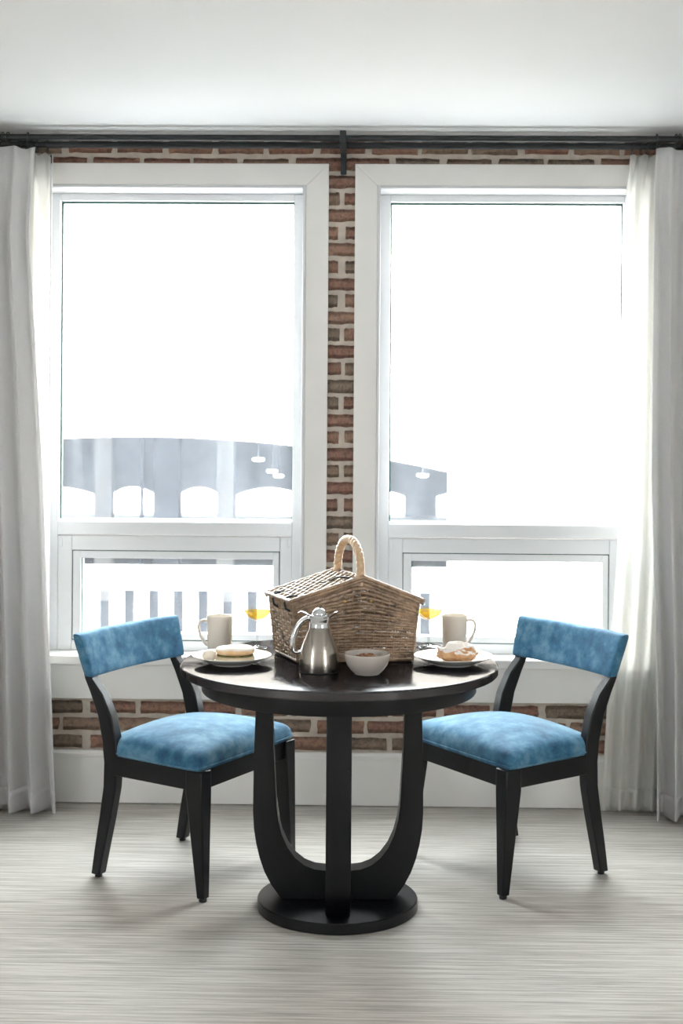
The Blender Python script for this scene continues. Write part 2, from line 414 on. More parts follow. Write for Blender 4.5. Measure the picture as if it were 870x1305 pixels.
for k in range(-3, 36):
    z = 2.424 - COURSE * k
    if z + BH / 2 > ZC or z < 0.215: continue
    j0 = 0.0 if k % 2 else PITCH / 2
    inwin = 0.40 < z < 2.46
    i = -8
    while j0 + i * PITCH < 1.62:
        a = j0 + i * PITCH + (PITCH - BL) / 2 + random.uniform(-0.005, 0.005); b = a + BL + random.uniform(-0.007, 0.005); i += 1
        if b < -1.55 or a > 1.55: continue
        segs = [(a, b)]
        if inwin:
            for o0, o1 in OUT:
                ns = []
                for s0, s1 in segs:
                    if s1 <= o0 or s0 >= o1: ns.append((s0, s1)); continue
                    if s0 < o0: ns.append((s0, o0))
                    if s1 > o1: ns.append((o1, s1))
                segs = ns
        for s0, s1 in segs: put_brick(s0, s1, z)
# the rest of the brickwork, out towards the side walls, joined
bm = B()
for k in range(-3, 36):
    z = 2.424 - COURSE * k
    if z + BH / 2 > ZC or z < 0.215: continue
    j0 = 0.0 if k % 2 else PITCH / 2
    for i in range(-18, 18):
        a = j0 + i * PITCH + (PITCH - BL) / 2; b = a + BL
        if a < -3.29 or b > 3.29 or not (b < -1.55 or a > 1.55): continue
        n0 = len(bm.verts); bm.from_mesh(random.choice(BM)); bm.verts.ensure_lookup_table()
        for v in bm.verts[n0:]: v.co = Vector((v.co.x * (b - a) + (a + b) / 2, v.co.y, v.co.z * BH + z))
obj('brickwork', bm, BRICK_FAR, wall, angle=28, kind='stuff')

# side walls with unseen window openings added for fill; plain wall behind the camera
def side_wall(name, n, x0, x1, label):
    bm = B(); y0, y1, z0, z1 = -6.025, -5.175, 0.3, 2.4
    box(bm, x0, x1, -9.2, y0, 0, ZC); box(bm, x0, x1, y1, 0.25, 0, ZC); box(bm, x0, x1, y0, y1, 0, z0); box(bm, x0, x1, y0, y1, z1, ZC)
    struct(name, bm, WALLP, label, 'wall')
    w = empty(n, ((x0 + x1) / 2, -5.6, 0.3), kind='structure', label='tall white framed window added unseen for fill light in the ' + label, cat='window')
    for q in range(3):
        y = -0.395 + q * 0.395; obj('mullion', bx(-0.03, 0.03, y - 0.03, y + 0.03, 0, 2.1), FRAME, w, smooth=False)
side_wall('wall_left', 'fill_window_left', -3.5, -3.3, 'plain white side wall on the left')
side_wall('wall_right', 'fill_window_right', 3.3, 3.5, 'plain white side wall on the right')
struct('wall_front', bx(-3.3, 3.3, -9.2, -9.0, 0, ZC), WALLP, 'plain white wall facing the brick wall', 'wall')

# baseboard
bb = empty('baseboard_back', (0, 0, 0), kind='structure', label='tall cream baseboard along the foot of the brick wall', cat='baseboard')
obj('board', bx(-3.3, 3.3, -0.020, 0, 0.004, 0.182), WHITE, bb, bevel=0.002)
obj('cap', prism([(-0.020, 0.182), (-0.026, 0.184), (-0.026, 0.196), (-0.016, 0.206), (0, 0.206), (0, 0.182)], -3.3, 3.3, 'x'), WHITE, bb, angle=20)

# the two windows in the brick wall
def window(name, x0, x1, label):
    w = empty(name, ((x0 + x1) / 2, 0, ZB), kind='structure', label=label, cat='window')
    cx = (x0 + x1) / 2; h = (x1 - x0) / 2; T = ZT - ZB; CW = 0.087
    z = lambda a: a - ZB
    # casing boards with mitred corners
    for s in (-1, 1):
        bm = B(); pl = [(s * h, z(0.578)), (s * (h + CW), z(0.578)), (s * (h + CW), T + 0.084), (s * h, T)]
        prism(pl, -0.022, 0.0, bm=bm); obj('casing_side', bm, WHITE, w, bevel=0.002)
        obj('casing_bead', bx(*sorted((s * (h - 0.013), s * h)), -0.026, 0.0, z(0.578), T), FRAME, w, bevel=0.003)
        obj('jamb', bx(*sorted((s * (h - 0.012), s * h)), 0.0, 0.25, 0, T), FRAME, w, smooth=False)
    obj('casing_head', prism([(-h, T), (h, T), (h + CW, T + 0.084), (-h - CW, T + 0.084)], -0.022, 0.0), WHITE, w, bevel=0.002)
    obj('casing_bead', bx(-h + 0.013, h - 0.013, -0.026, 0.0, T - 0.012, T), FRAME, w, bevel=0.003)
    obj('head_jamb', bx(-h + 0.012, h - 0.012, 0.0, 0.25, T - 0.012, T), FRAME, w, smooth=False)
    obj('sill', bx(-h - CW - 0.012, h + CW + 0.012, -0.045, 0.0, z(0.542), z(0.578)), WHITE, w, bevel=0.005)
    obj('inner_sill', bx(-h + 0.012, h - 0.012, 0.0, 0.25, 0.0, z(0.572)), WHITE, w, smooth=False)
    obj('apron', bx(-h - CW, h + CW, -0.020, 0.0, z(0.408), z(0.542)), WHITE, w, bevel=0.003)
    g = 0.054                                                     # frame width to the glass
    gx = h - g
    # fixed frame
    for s in (-1, 1): obj('frame_stile', bx(*sorted((s * gx, s * (h - 0.012))), 0.125, 0.21, z(0.572), T - 0.012), FRAME, w, bevel=0.003)
    obj('frame_head', bx(-gx, gx, 0.125, 0.21, z(2.367), T - 0.012), FRAME, w, bevel=0.003)
    tr = obj('transom', bx(-gx, gx, 0.118, 0.21, z(1.034), z(1.088)), FRAME, w, bevel=0.004)
    obj('transom_bead', bx(-gx, gx, 0.130, 0.155, z(1.088), z(1.094)), FRAME, tr, bevel=0.001)
    # upper light
    gk = ring_frame(-gx, gx, z(1.094), z(2.367), 0.006, 0.004, 0.003, 0.007, 0.160, 0.182)
    obj('gasket', gk, GASKET, w, smooth=False)
    obj('upper_pane', bx(-gx + 0.003, gx - 0.003, 0.166, 0.172, z(1.096), z(2.363)), PANE, w, smooth=False)
    # lower opening light
    obj('lower_frame', ring_frame(-gx, gx, z(0.572), z(1.030), 0.056, 0.048, 0.040, 0.058, 0.128, 0.20), FRAME, w, bevel=0.003)
    sx0, sx1, sz0, sz1 = -gx + 0.056, gx - 0.048, z(0.612), z(0.972)
    obj('sash_seal', ring_frame(sx0, sx1, sz0, sz1, 0.0035, 0.0035, 0.0035, 0.0035, 0.134, 0.19), GASKET, w, smooth=False)
    obj('sash', ring_frame(sx0 + 0.0035, sx1 - 0.0035, sz0 + 0.0035, sz1 - 0.0035, 0.032, 0.024, 0.024, 0.029, 0.131, 0.19), FRAME, w, bevel=0.002)
    obj('glazing_strip', bx(sx0 + 0.0355, sx0 + 0.0395, 0.145, 0.185, sz0 + 0.0275, sz1 - 0.0325), GASKET, w, smooth=False)
    obj('lower_pane', bx(sx0 + 0.03, sx1 - 0.02, 0.160, 0.166, sz0 + 0.02, sz1 - 0.025), PANE, w, smooth=False)
    for s in (-1, 1):
        obj('cover_cap', bx(*sorted((s * (gx - 0.004), s * (gx - 0.018))), 0.124, 0.128, z(0.985), z(1.024)), FRAME, w, bevel=0.002)
        bm = tube([(s * (gx - 0.034), 0.129, z(0.965)), (s * (gx - 0.034), 0.1265, z(0.965))], 0.004, 10); obj('screw_cap', bm, FRAME, w)
    return w
window('window_1', *WIN[0], 'white cased window looking onto the arches and the white balustrade')
window('window_2', *WIN[1], 'white cased window with a sheer curtain over one edge, facing sunlit brick')

# ------------------------------------------------------------------ outdoors
GZ = -0.9
struct('alley_ground', bx(-9, 9, 0.25, 5.9, GZ - 0.1, GZ), PAVING, 'pale concrete alley between the windows and the building across', 'ground')
def arch_profile(xc, hw, zs, rise, n=24):
    return [(xc + hw * (2 * i / n - 1), zs + rise * (1 - (2 * i / n - 1) ** 2)) for i in range(n + 1)]
fac = empty('facade_building', (0, 5.9, GZ), kind='structure', label='sunlit pale brick building across the alley with a wide arched opening', cat='building')
AX0, AX1, TOPZ = -4.15, 0.765, 5.6
bm = B(); T_ = 0.42
box(bm, -9, AX0, 0, T_, 0, TOPZ); box(bm, AX1, 9, 0, T_, 0, TOPZ)
ap = arch_profile((AX0 + AX1) / 2, (AX1 - AX0) / 2, 1.075 - GZ, 0.27)
prism([(AX0, TOPZ), ] + ap + [(AX1, TOPZ)], 0, T_, bm=bm)
obj('brick_front', bm, EXTBRICK, fac, smooth=False)
obj('string_course', bx(-9, 9, -0.05, 0, 2.10 - GZ, 2.125 - GZ), CONCRETE, fac, bevel=0.006)
bm = B()
for r in range(6):
    for c in range(3 if r % 2 else 2): box(bm, 1.64 + c * 0.085 - (0.03 if r % 2 else 0), 1.64 + c * 0.085 + 0.072 - (0.03 if r % 2 else 0), -0.02, 0.0, 0.86 + r * 0.05 - GZ, 0.90 + r * 0.05 - GZ)
obj('brick_patch', bm, EXTBRICK, fac, smooth=False)['kind'] = 'stuff'
obj('hall_slab', bx(-9, 9, T_, 24.5, -0.1, 0), ASPHALT, fac, smooth=False)
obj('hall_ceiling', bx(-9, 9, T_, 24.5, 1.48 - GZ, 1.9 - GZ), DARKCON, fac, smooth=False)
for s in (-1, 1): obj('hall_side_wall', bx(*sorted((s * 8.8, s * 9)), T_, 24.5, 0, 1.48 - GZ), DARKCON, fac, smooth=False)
obj('roof', bx(-9, 9, 0.0, 24.5, TOPZ, TOPZ + 0.2), CONCRETE, fac, smooth=False)
# far side of the hall, with arched openings to the daylight (wall plane y = 30)
FS = 1.92
far = [(-9.0, -6.70), (-6.26, -5.18), (-4.58, -3.56), (-3.16, -1.50), (-0.85, 1.0), (1.8, 4.0)]
bm = B(); px = -9.0; ztop = 1.48 - GZ; zb_ = 0.0
for a, b in far:
    if a > px: box(bm, px, a, 23.7, 24.1, zb_, ztop)
    prism([(a, ztop)] + arch_profile((a + b) / 2, (b - a) / 2, -0.42 - GZ, 0.18, 12) + [(b, ztop)], 23.7, 24.1, bm=bm); px = b
box(bm, px, 9, 23.7, 24.1, zb_, ztop)
obj('far_arcade', bm, CONCRETE, fac, smooth=False)
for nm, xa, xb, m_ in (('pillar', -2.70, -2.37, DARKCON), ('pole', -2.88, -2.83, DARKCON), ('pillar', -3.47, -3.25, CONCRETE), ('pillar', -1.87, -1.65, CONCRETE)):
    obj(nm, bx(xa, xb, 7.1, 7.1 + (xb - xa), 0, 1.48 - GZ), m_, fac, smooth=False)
# daylit yard beyond
struct('yard_ground', bx(-16, 16, 30.4, 48, GZ - 0.1, GZ), CONCRETE, 'pale sunlit yard beyond the far arches', 'ground')
struct('wall_yard', bx(-16, 16, 47.5, 48, GZ, 7), CONCRETE, 'pale sunlit wall closing the yard beyond the far arches', 'wall')
# white balustrade in the arch: rails and pickets
bal = empty('balustrade', (AX0, 5.82, GZ), label='white painted balustrade of flat pickets across the arched opening', cat='balustrade')
obj('top_rail', bx(0.0, AX1 - AX0 - 0.02, -0.03, 0.05, 0.12 - GZ, 0.315 - GZ), RAILW, bal, bevel=0.006)
obj('bottom_rail', bx(0.0, AX1 - AX0 - 0.02, -0.03, 0.05, 0.0, 0.16), RAILW, bal, bevel=0.006)
npk = 24
pk = None
for i in range(npk):
    xg = 0.535 - 0.197 * i + 0.07 + 0.005
    if pk is None:
        pk = obj('picket', bx(0, 0.116, -0.010, 0.014, 0.16, 0.12 - GZ), RAILW, bal, bevel=0.003); o = pk
    else:
        o = pk.copy(); C.objects.link(o); o.parent = bal
    o.location = (xg - 0.005 - AX0, 0, 0)
# lamps hanging from the hall ceiling
for i, (x, y, z) in enumerate([(-1.02, 9.0, 1.08), (-0.98, 10.5, 0.905), (-1.0, 12.0, 0.79), (0.66, 9.0, 0.93)]):
    lb = ['hall lamp on the shortest rod, next to the pillar side', 'second hall lamp in the row going deeper', 'deepest hall lamp of the row', 'hall lamp hanging alone by the brick corner'][i]
    l = empty('hanging_lamp', (x, y, z), label='oval glowing ' + lb, cat='lamp', group='lamps in the hall across the alley')
    prof = [(0, -0.022), (0.04, -0.020), (0.06, -0.008), (0.06, 0.008), (0.0, 0.014)]
    obj('lens', lathe(prof, 20), LAMP, l); obj('rod', tube([(0, 0, 0.015), (0, 0, 1.48 - z)], 0.005, 6), DARKCON, l)

# ------------------------------------------------------------------ curtain rods, brackets
FRONT_Y, BACK_Y, FZ, BZ, RR = -0.172, -0.085, 2.560, 2.549, 0.0125
def rod(y, z, label):
    e = empty('curtain_rod', (0, y, z), label=label, cat='curtain rod')
    obj('pole', tube([(-1.9, 0, 0), (1.9, 0, 0)], RR, 20), BLACKM, e)
    for s in (-1, 1):
        bm = lathe([(0, -0.03), (0.016, -0.024), (0.022, 0), (0.016, 0.024), (0, 0.03)], 16)
        bmesh.ops.rotate(bm, verts=bm.verts, cent=(0, 0, 0), matrix=Matrix.Rotation(pi / 2, 3, 'Y')); bmesh.ops.translate(bm, verts=bm.verts, vec=(s * 1.92, 0, 0))
        obj('finial', bm, BLACKM, e)
rod(FRONT_Y, FZ, 'black curtain rod carrying the grey linen drapes')
rod(BACK_Y, BZ, 'black curtain rod nearer the brick carrying the white sheers')
def bracket(x, label):
    e = empty('rod_bracket', (x, 0, 2.45), label=label, cat='bracket')
    obj('wall_plate', bx(-0.0115, 0.0115, -0.020, -0.004, 0.0, 0.135), BLACKM, e, bevel=0.002)
    obj('arm', bx(-0.008, 0.008, FRONT_Y - 0.012, -0.018, 0.068, 0.080), BLACKM, e, bevel=0.002)
    for y, z in ((FRONT_Y, FZ), (BACK_Y, BZ)):
        zz = z - 2.45; pts = [(0, y + (RR + 0.003) * cos(a), zz + (RR + 0.003) * sin(a)) for a in [pi + pi * i / 10 for i in range(11)]]
        obj('cradle', tube(pts, 0.0115, 8, ref=(1, 0, 0), flat=1.0) if False else prism([(y - RR - 0.006, zz + 0.018), (y - RR - 0.006, 0.075), (y + RR + 0.006, 0.075), (y + RR + 0.006, zz + 0.004)] + [(p[1], p[2]) for p in reversed(pts)] + [(y - RR - 0.002, zz + 0.018)], -0.0115, 0.0115, 'x'), BLACKM, e, smooth=False)
    obj('end_cap', bx(-0.012, 0.012, FRONT_Y - 0.024, FRONT_Y - RR - 0.003, FZ - 2.45 - 0.02, FZ - 2.45 + 0.026), BLACKM, e, bevel=0.002)
bracket(0.002, 'black double rod bracket on the brick pier between the windows')
bracket(-1.85, 'black double rod bracket behind the gathered drape with the narrow sheer')
bracket(1.85, 'black double rod bracket behind the gathered drape with the wide sheer')

# ------------------------------------------------------------------ curtains
def curtain(name, label, m, y0, ztop, zbot, left, right, nf, amp, phase, rz, rings, pleat_n, thick, hem=True, skew=0.0, cat='curtain', grow=0.6):
    e = empty(name, ((lerp_tab(left, 0) + lerp_tab(right, 0)) / 2, y0, 0.0), label=label, cat=cat)
    ox, oy = e.location.x, e.location.y
    ns, nz = nf * 16, 46
    def P(s, z, off=0.0):
        t = (ztop - z) / (ztop - zbot)
        xl, xr = lerp_tab(left, z), lerp_tab(right, z)
        wob = 0.06 * sin(3.1 * t + phase) * s * (1 - s) * 4 / nf
        ss = s + wob
        a = 2 * pi * nf * ss + phase + skew * t
        am = amp * (0.45 + grow * t)
        y = -am * (sin(a) + 0.28 * sin(2 * a + 0.7 + 1.5 * t)) * min(1.0, 0.35 + t * 6)
        x = xl + (xr - xl) * s + am * 0.35 * cos(a + 0.6) * min(1, t * 4) * min(1, min(s, 1 - s) * 8 + 0.15)
        # pinched pleats under the heading tape
        if t < 0.06:
            k = (1 - t / 0.06); q = (s * pleat_n) % 1.0 - 0.5
            x -= k * 0.5 * q * (xr - xl) / pleat_n * (0.5 if abs(q) < 0.25 else 0.2)
            y -= k * 0.018 * max(0, 1 - abs(q) * 5)
        return Vector((x - ox, y - off, z))
    def sheet(zt, zb, nzz, off=0.0):
        bm = B(); g = []
        for j in range(nzz + 1):
            z = zt + (zb - zt) * j / nzz
            g.append([])
            for i in range(ns + 1):
                s = i / ns; p = P(s, z, off)
                if j == 0 and zt == ztop: p.z += 0.006 * sin(s * pleat_n * 2 * pi)
                if j == nzz: p.z += 0.004 * sin(s * nf * 2 * pi + 1)
                g[-1].append(bm.verts.new(p))
        for j in range(nzz):
            for i in range(ns): bm.faces.new((g[j][i], g[j][i + 1], g[j + 1][i + 1], g[j + 1][i]))
        return bm
    def fin(nm, bm, th):
        o = obj(nm, bm, m, e, angle=80); sd_ = o.modifiers.new('thickness', 'SOLIDIFY'); sd_.thickness = th; sd_.offset = 0
        return o
    fin('fabric_panel', sheet(ztop, zbot, nz), thick)
    if hem: fin('hem', sheet(zbot + 0.085, zbot, 4), thick + 0.003)
    yr = (FRONT_Y if y0 < -0.13 else BACK_Y) - y0
    for x in rings:
        bm = B(); torus(bm, (x - ox, yr, rz), RR + 0.0065, 0.0022, (1, random.uniform(-0.15, 0.15), 0))
        torus(bm, (x - ox, yr - 0.002, rz - RR - 0.012), 0.005, 0.0016, (0, 1, 0), 12, 6)
        obj('ring', bm, BLACKM, e)
    return e
curtain('linen_drape', 'light grey linen drape hanging beside the sheer with a hanging wand', DRAPE, FRONT_Y - 0.012, 2.520, 0.012,
        [(0, -1.72), (2.6, -1.78)], [(0, -1.058), (0.4, -1.075), (1.3, -1.118), (2.19, -1.178), (2.52, -1.165)], 8, 0.044, 0.4, FZ,
        [-1.70, -1.56, -1.42, -1.285, -1.265, -1.19], 5, 0.003, skew=1.1)
curtain('linen_drape', 'light grey linen drape hanging beside the wider flared sheer', DRAPE, FRONT_Y - 0.012, 2.522, 0.012,
        [(0, 1.192), (0.6, 1.185), (1.316, 1.163), (2.52, 1.168)], [(0, 1.76), (2.6, 1.78)], 7, 0.046, 2.9, FZ,
        [1.178, 1.250, 1.265, 1.40, 1.54, 1.70], 5, 0.003, skew=-0.5)
curtain('sheer_curtain', 'white sheer curtain drawn back narrow, with a hanging wand at its edge', SHEER, BACK_Y, 2.512, 0.015,
        [(0, -1.60), (2.6, -1.62)], [(0, -1.115), (2.52, -1.115)], 9, 0.018, 0.3, BZ,
        [-1.56, -1.45, -1.34, -1.235, -1.215, -1.195, -1.175, -1.135], 12, 0.0012, grow=0.35)
curtain('sheer_curtain', 'white sheer curtain flaring out towards the floor over the window edge', SHEER, BACK_Y, 2.513, 0.015,
        [(0, 1.000), (0.41, 1.020), (1.0, 1.055), (2.2, 1.070), (2.40, 1.083), (2.52, 1.094)], [(0, 1.55), (2.6, 1.62)], 9, 0.018, 1.2, BZ,
        [1.105, 1.135, 1.16, 1.20, 1.32, 1.44, 1.58], 12, 0.0012, grow=0.45)
e = empty('curtain_wand', (-1.112, BACK_Y - 0.036, 1.34), label='slim white draw wand hanging at the edge of the narrow sheer', cat='curtain wand')
obj('stick', tube([(0, 0, 0), (0, 0, 1.13)], 0.0038, 8), FRAME, e)
obj('hook', tube([(0, 0, 1.13), (0, 0.004, 1.15), (-0.004, 0.012, 1.165), (-0.008, 0.02, 1.16)], 0.002, 6), BLACKM, e)

# ------------------------------------------------------------------ table
TX, TY, TZ = 0.020, -1.150, 0.755
t = empty('pedestal_table', (TX, TY, 0), RAD(1.5), label='round black wooden pedestal table with four curved legs on a disc base', cat='table')
RT = 0.487
obj('tabletop', lathe([(0, 0.727), (RT - 0.004, 0.727), (RT, 0.731), (RT, 0.750), (RT - 0.004, 0.7535), (RT - 0.008, TZ), (0, TZ)], 128), TOP, t)
obj('apron', lathe([(0.40, 0.672), (0.419, 0.672), (0.421, 0.675), (0.421, 0.727), (0.40, 0.727)], 96), EBONY, t)
obj('disc_base', lathe([(0, 0.0), (0.243, 0.0), (0.246, 0.003), (0.246, 0.031), (0.243, 0.034), (0, 0.034)], 96), EBONY, t)
lp = []
for i in range(13):                                  # outer curve, from the apron down
    a = i / 12 * pi / 2; lp.append((0.100 + 0.160 * cos(a * 0.94), 0.300 - 0.285 * sin(a)))
outer = [(0.252, 0.690), (0.259, 0.45)] + [(r, z) for r, z in lp if z > 0.034] + [(0.165, 0.034)]
outer = [(0.252, 0.690), (0.259, 0.45), (0.260, 0.30), (0.257, 0.25), (0.250, 0.205), (0.239, 0.160), (0.224, 0.118), (0.203, 0.078), (0.176, 0.042), (0.170, 0.034)]
inner = [(0.0, 0.034), (0.0, 0.122), (0.036, 0.122), (0.070, 0.126), (0.102, 0.138), (0.130, 0.160), (0.154, 0.192), (0.172, 0.232), (0.183, 0.275), (0.189, 0.32), (0.199, 0.50), (0.204, 0.690)]
for q in range(4):
    bm = prism(outer + inner, -0.037, 0.037)
    o = obj('leg', bm, EBONY, t, angle=30, bevel=0.0025); o.rotation_euler = (0, 0, q * pi / 2)

# ------------------------------------------------------------------ chairs
def superdome(u, v, p=7): return max(0.0, 1 - abs(u) ** p) * max(0.0, 1 - abs(v) ** p)
def make_chair(loc, rz, label):
    c = empty('dining_chair', (*loc, 0), rz, label=label, cat='chair', group='velvet dining chairs at the table')
    # seat cushion: trapezoid, crowned
    bm = B(); n = 30; zb_ = 0.405; top, bot = [], []
    def lay(u, v):
        x = 0.020 + 0.208 * v; hw = 0.262 + 0.022 * v
        cut = 1 - 0.03 * (u * v) ** 8
        return x * 1.0 * (cut if v > 0 else 1), hw * u * cut
    def rs(q): return math.copysign(1 - (1 - abs(q)) ** 1.7, q)
    for i in range(n + 1):
        top.append([]); bot.append([])
        for j in range(n + 1):
            u, v = rs(2 * i / n - 1), rs(2 * j / n - 1)
            x, y = lay(u, v)
            e_ = superdome(u, v, 16) ** 0.42
            z = zb_ + 0.012 + 0.040 * e_ + 0.046 * (1 - u * u) ** 0.8 * (1 - v * v * 0.95) ** 0.8
            top[-1].append(bm.verts.new((x, y, z)))
            bot[-1].append(bm.verts.new((x * 0.985, y * 0.985, zb_)) if i in (0, n) or j in (0, n) else None)
    for i in range(n):
        for j in range(n): bm.faces.new((top[i][j], top[i + 1][j], top[i + 1][j + 1], top[i][j + 1]))
    rim = [(i, 0) for i in range(n)] + [(n, j) for j in range(n)] + [(i, n) for i in range(n, 0, -1)] + [(0, j) for j in range(n, 0, -1)]
    for a, b in zip(rim, rim[1:] + rim[:1]): bm.faces.new((top[a[0]][a[1]], bot[a[0]][a[1]], bot[b[0]][b[1]], top[b[0]][b[1]]))
    bm.faces.new([bot[a][b] for a, b in rim])
    seat = obj('seat', bm, VELVET, c, angle=75)
    path = []
    for a, b in rim:
        u, v = rs(2 * a / n - 1), rs(2 * b / n - 1); x, y = lay(u, v); path.append((x * 1.0, y * 1.003, zb_ + 0.010))
    obj('piping', tube(path, 0.0028, 6, closed=True, ref=(0, 0, 1)), VELVET, seat)
    # rails
    z0, z1 = 0.343, 0.405
    def rail(a, b, th):
        bm = B(); a, b = Vector(a), Vector(b); nrm = (b - a).orthogonal(); d = (b - a).normalized(); nn = Vector((-d.y, d.x, 0)) * th / 2
        vs_ = [bm.verts.new((p.x, p.y, z)) for z in (z0, z1) for p in (a - nn, b - nn, b + nn, a + nn)]
        for f in ((0, 3, 2, 1), (4, 5, 6, 7), (0, 1, 5, 4), (1, 2, 6, 5), (2, 3, 7, 6), (3, 0, 4, 7)): bm.faces.new([vs_[k] for k in f])
        obj('seat_rail', bm, EBONY, c, bevel=0.002)
    rail((0.208, -0.245, 0), (0.208, 0.245, 0), 0.024); rail((-0.165, -0.215, 0), (-0.165, 0.215, 0), 0.024)
    for s in (-1, 1): rail((-0.145, s * 0.237, 0), (0.200, s * 0.262, 0), 0.024)
    # front legs, tapering inward to the foot
    for s in (-1, 1):
        bm = B(); yo = 0.278
        lv = [(0.010, 0.213, 0.241, yo - 0.036, yo - 0.006), (0.335, 0.172, 0.233, yo - 0.056, yo), (0.405, 0.172, 0.232, yo - 0.056, yo)]
        R_ = []
        for z, xa, xb, ya, yb in lv: R_.append([bm.verts.new((x, s * y, z)) for x, y in ((xa, ya), (xb, ya), (xb, yb), (xa, yb))])
        for a, b in zip(R_, R_[1:]):
            for k in range(4): bm.faces.new((a[k], a[(k + 1) % 4], b[(k + 1) % 4], b[k]))
        bm.faces.new(R_[0]); bm.faces.new(R_[-1])
        leg = obj('leg', bm, EBONY, c, bevel=0.004)
        obj('glide', lathe([(0, 0), (0.012, 0), (0.013, 0.003), (0.013, 0.011), (0, 0.011)], 14, cx=0.227, cy=s * (yo - 0.021)), BLACKM, leg)
    # sabre-curved rear legs running up as back posts
    fr = [(-0.190, 0.010), (-0.170, 0.100), (-0.146, 0.200), (-0.126, 0.300), (-0.121, 0.380), (-0.125, 0.450), (-0.144, 0.530), (-0.182, 0.600), (-0.226, 0.646), (-0.244, 0.690)]
    bk = [(-0.224, 0.010), (-0.210, 0.100), (-0.192, 0.200), (-0.176, 0.300), (-0.174, 0.380), (-0.182, 0.450), (-0.201, 0.530), (-0.232, 0.600), (-0.256, 0.646), (-0.268, 0.690)]
    for s in (-1, 1):
        bm = B(); sh = lambda z, s=s: s * (0.232 - 0.0 * z)
        prism(fr + bk[::-1], -0.0185, 0.0185, bm=bm, shift=sh)
        leg = obj('leg', bm, EBONY, c, angle=30, bevel=0.004)
        obj('glide', lathe([(0, 0), (0.011, 0), (0.012, 0.003), (0.012, 0.011), (0, 0.011)], 14, cx=-0.207, cy=s * 0.232), BLACKM, leg)
    # backrest: padded slab, gently bowed and leaning back
    bm = B(); nu, nsec = 28, 28; rings = []
    for i in range(nu + 1):
        q = rs(2 * i / nu - 1); cap = (1 - abs(q) ** 14) ** 0.5 * 0.28 + 0.72
        ring = []
        for k in range(nsec):
            a = 2 * pi * k / nsec
            cx_ = math.copysign(abs(cos(a)) ** 0.42, cos(a)); cz_ = math.copysign(abs(sin(a)) ** 0.30, sin(a))
            dz = cz_ * 0.070 * (0.965 + 0.035 * cap); z = 0.722 + dz
            hw = 0.262 + 0.008 * (cz_)
            x = -0.256 - 0.30 * dz + cx_ * 0.023 * cap - 0.022 * (1 - q * q)
            ring.append(bm.verts.new((x, hw * q, z)))
        rings.append(ring)
    for a, b in zip(rings, rings[1:]):
        for k in range(nsec): bm.faces.new((a[k], a[(k + 1) % nsec], b[(k + 1) % nsec], b[k]))
    bm.faces.new(rings[0]); bm.faces.new(rings[-1])
    obj('backrest', bm, VELVET, c, angle=60)
    return c
make_chair((-0.475, -0.785), RAD(-28.6), 'blue velvet dining chair with black legs drawn up to the place with the bun')
make_chair((0.586, -0.714), RAD(213.4), 'blue velvet dining chair with black legs drawn up to the place with the sugared pastry')

# ------------------------------------------------------------------ wicker picnic basket
FLp, UF, VS = Vector((-0.107, -1.181, 0)), Vector((0.352, 0.050, 0)), Vector((-0.079, 0.184, 0))
cen = FLp + UF * 0.5 + VS * 0.5
bk_ = empty('picnic_basket', (cen.x, cen.y, TZ), label='brown wicker picnic basket with a gabled lid and arched handle', cat='basket')
ZE, ZR, PK = 0.180, 0.250, 0.547      # eave and ridge heights above the table, ridge position
def bpt(u, v, h):
    k = h / ZE; k = min(k, 1.0)
    uu = u + (u - 0.5) * 0.10 * k; vv = v + (v - 0.5) * 0.06 * k
    p = FLp + UF * uu + VS * vv - cen
    return Vector((p.x, p.y, h + 0.004))
def fh(u, v): return v * ZE + (gable(u) - 0.006 - ZE) * v ** 2.6
def gable(u):
    d = (u - PK) / (PK if u < PK else 1 - PK)
    return ZR - (ZR - ZE) * (math.sqrt(d * d + 0.012) - 0.11) / 0.896
def weave(bm, P, ns, nr, rs_=0.0022, amp=0.0026, thick=0.0021, fill=0.46, seg=2, jit=0.25, seed=1):
    rnd = random.Random(seed); d = 1e-3
    def N(u, v):
        a = P(min(1, u + d), v) - P(max(0, u - d), v); b = P(u, min(1, v + d)) - P(u, max(0, v - d)); return a.cross(b).normalized()
    for i in range(ns + 1):
        u = (i + 0.0) / ns; tube([P(u, k / 8) for k in range(9)], rs_, 5, bm)
    for r in range(nr):
        v = (r + 0.5) / nr; nseg = ns * seg; pts = []; ph = rnd.uniform(0, 6.28); k1 = rnd.uniform(0.6, 1.4)
        hgt = (P(0.5, min(1, v + 0.5 / nr)) - P(0.5, max(0, v - 0.5 / nr))).length
        prev = None
        for i in range(nseg + 1):
            u = i / nseg
            vv = v + jit / nr * 0.6 * sin(ph + 5 * k1 * u) + rnd.uniform(-0.06, 0.06) / nr
            vv = min(0.999, max(0.001, vv)); nn = N(u, vv)
            off = amp * cos(pi * u * ns + pi * r)
            p = P(u, vv) + nn * off
            tv = (P(u, min(1, vv + d)) - P(u, max(0, vv - d))).normalized()
            hr = hgt * fill * rnd.uniform(0.92, 1.08)
            ring = [bm.verts.new(p + nn * thick * cos(a) + tv * hr * sin(a)) for a in [2 * pi * k / 6 for k in range(6)]]
            if prev:
                for k in range(6): bm.faces.new((prev[k], prev[(k + 1) % 6], ring[(k + 1) % 6], ring[k]))
            prev = ring
    return bm
def wpart(name, bm, m=WICKER, parent=None, **k):
    o = obj(name, bm, m, parent or bk_, angle=80, **k); o['kind'] = 'stuff'; return o
wpart('front_weave', weave(B(), lambda u, v: bpt(u, 0, fh(u, v)), 17, 23, fill=0.43, amp=0.0036, thick=0.0025, seed=2))
wpart('rear_weave', weave(B(), lambda u, v: bpt(1 - u, 1, fh(1 - u, v)), 17, 23, fill=0.43, amp=0.0036, thick=0.0025, seed=3))
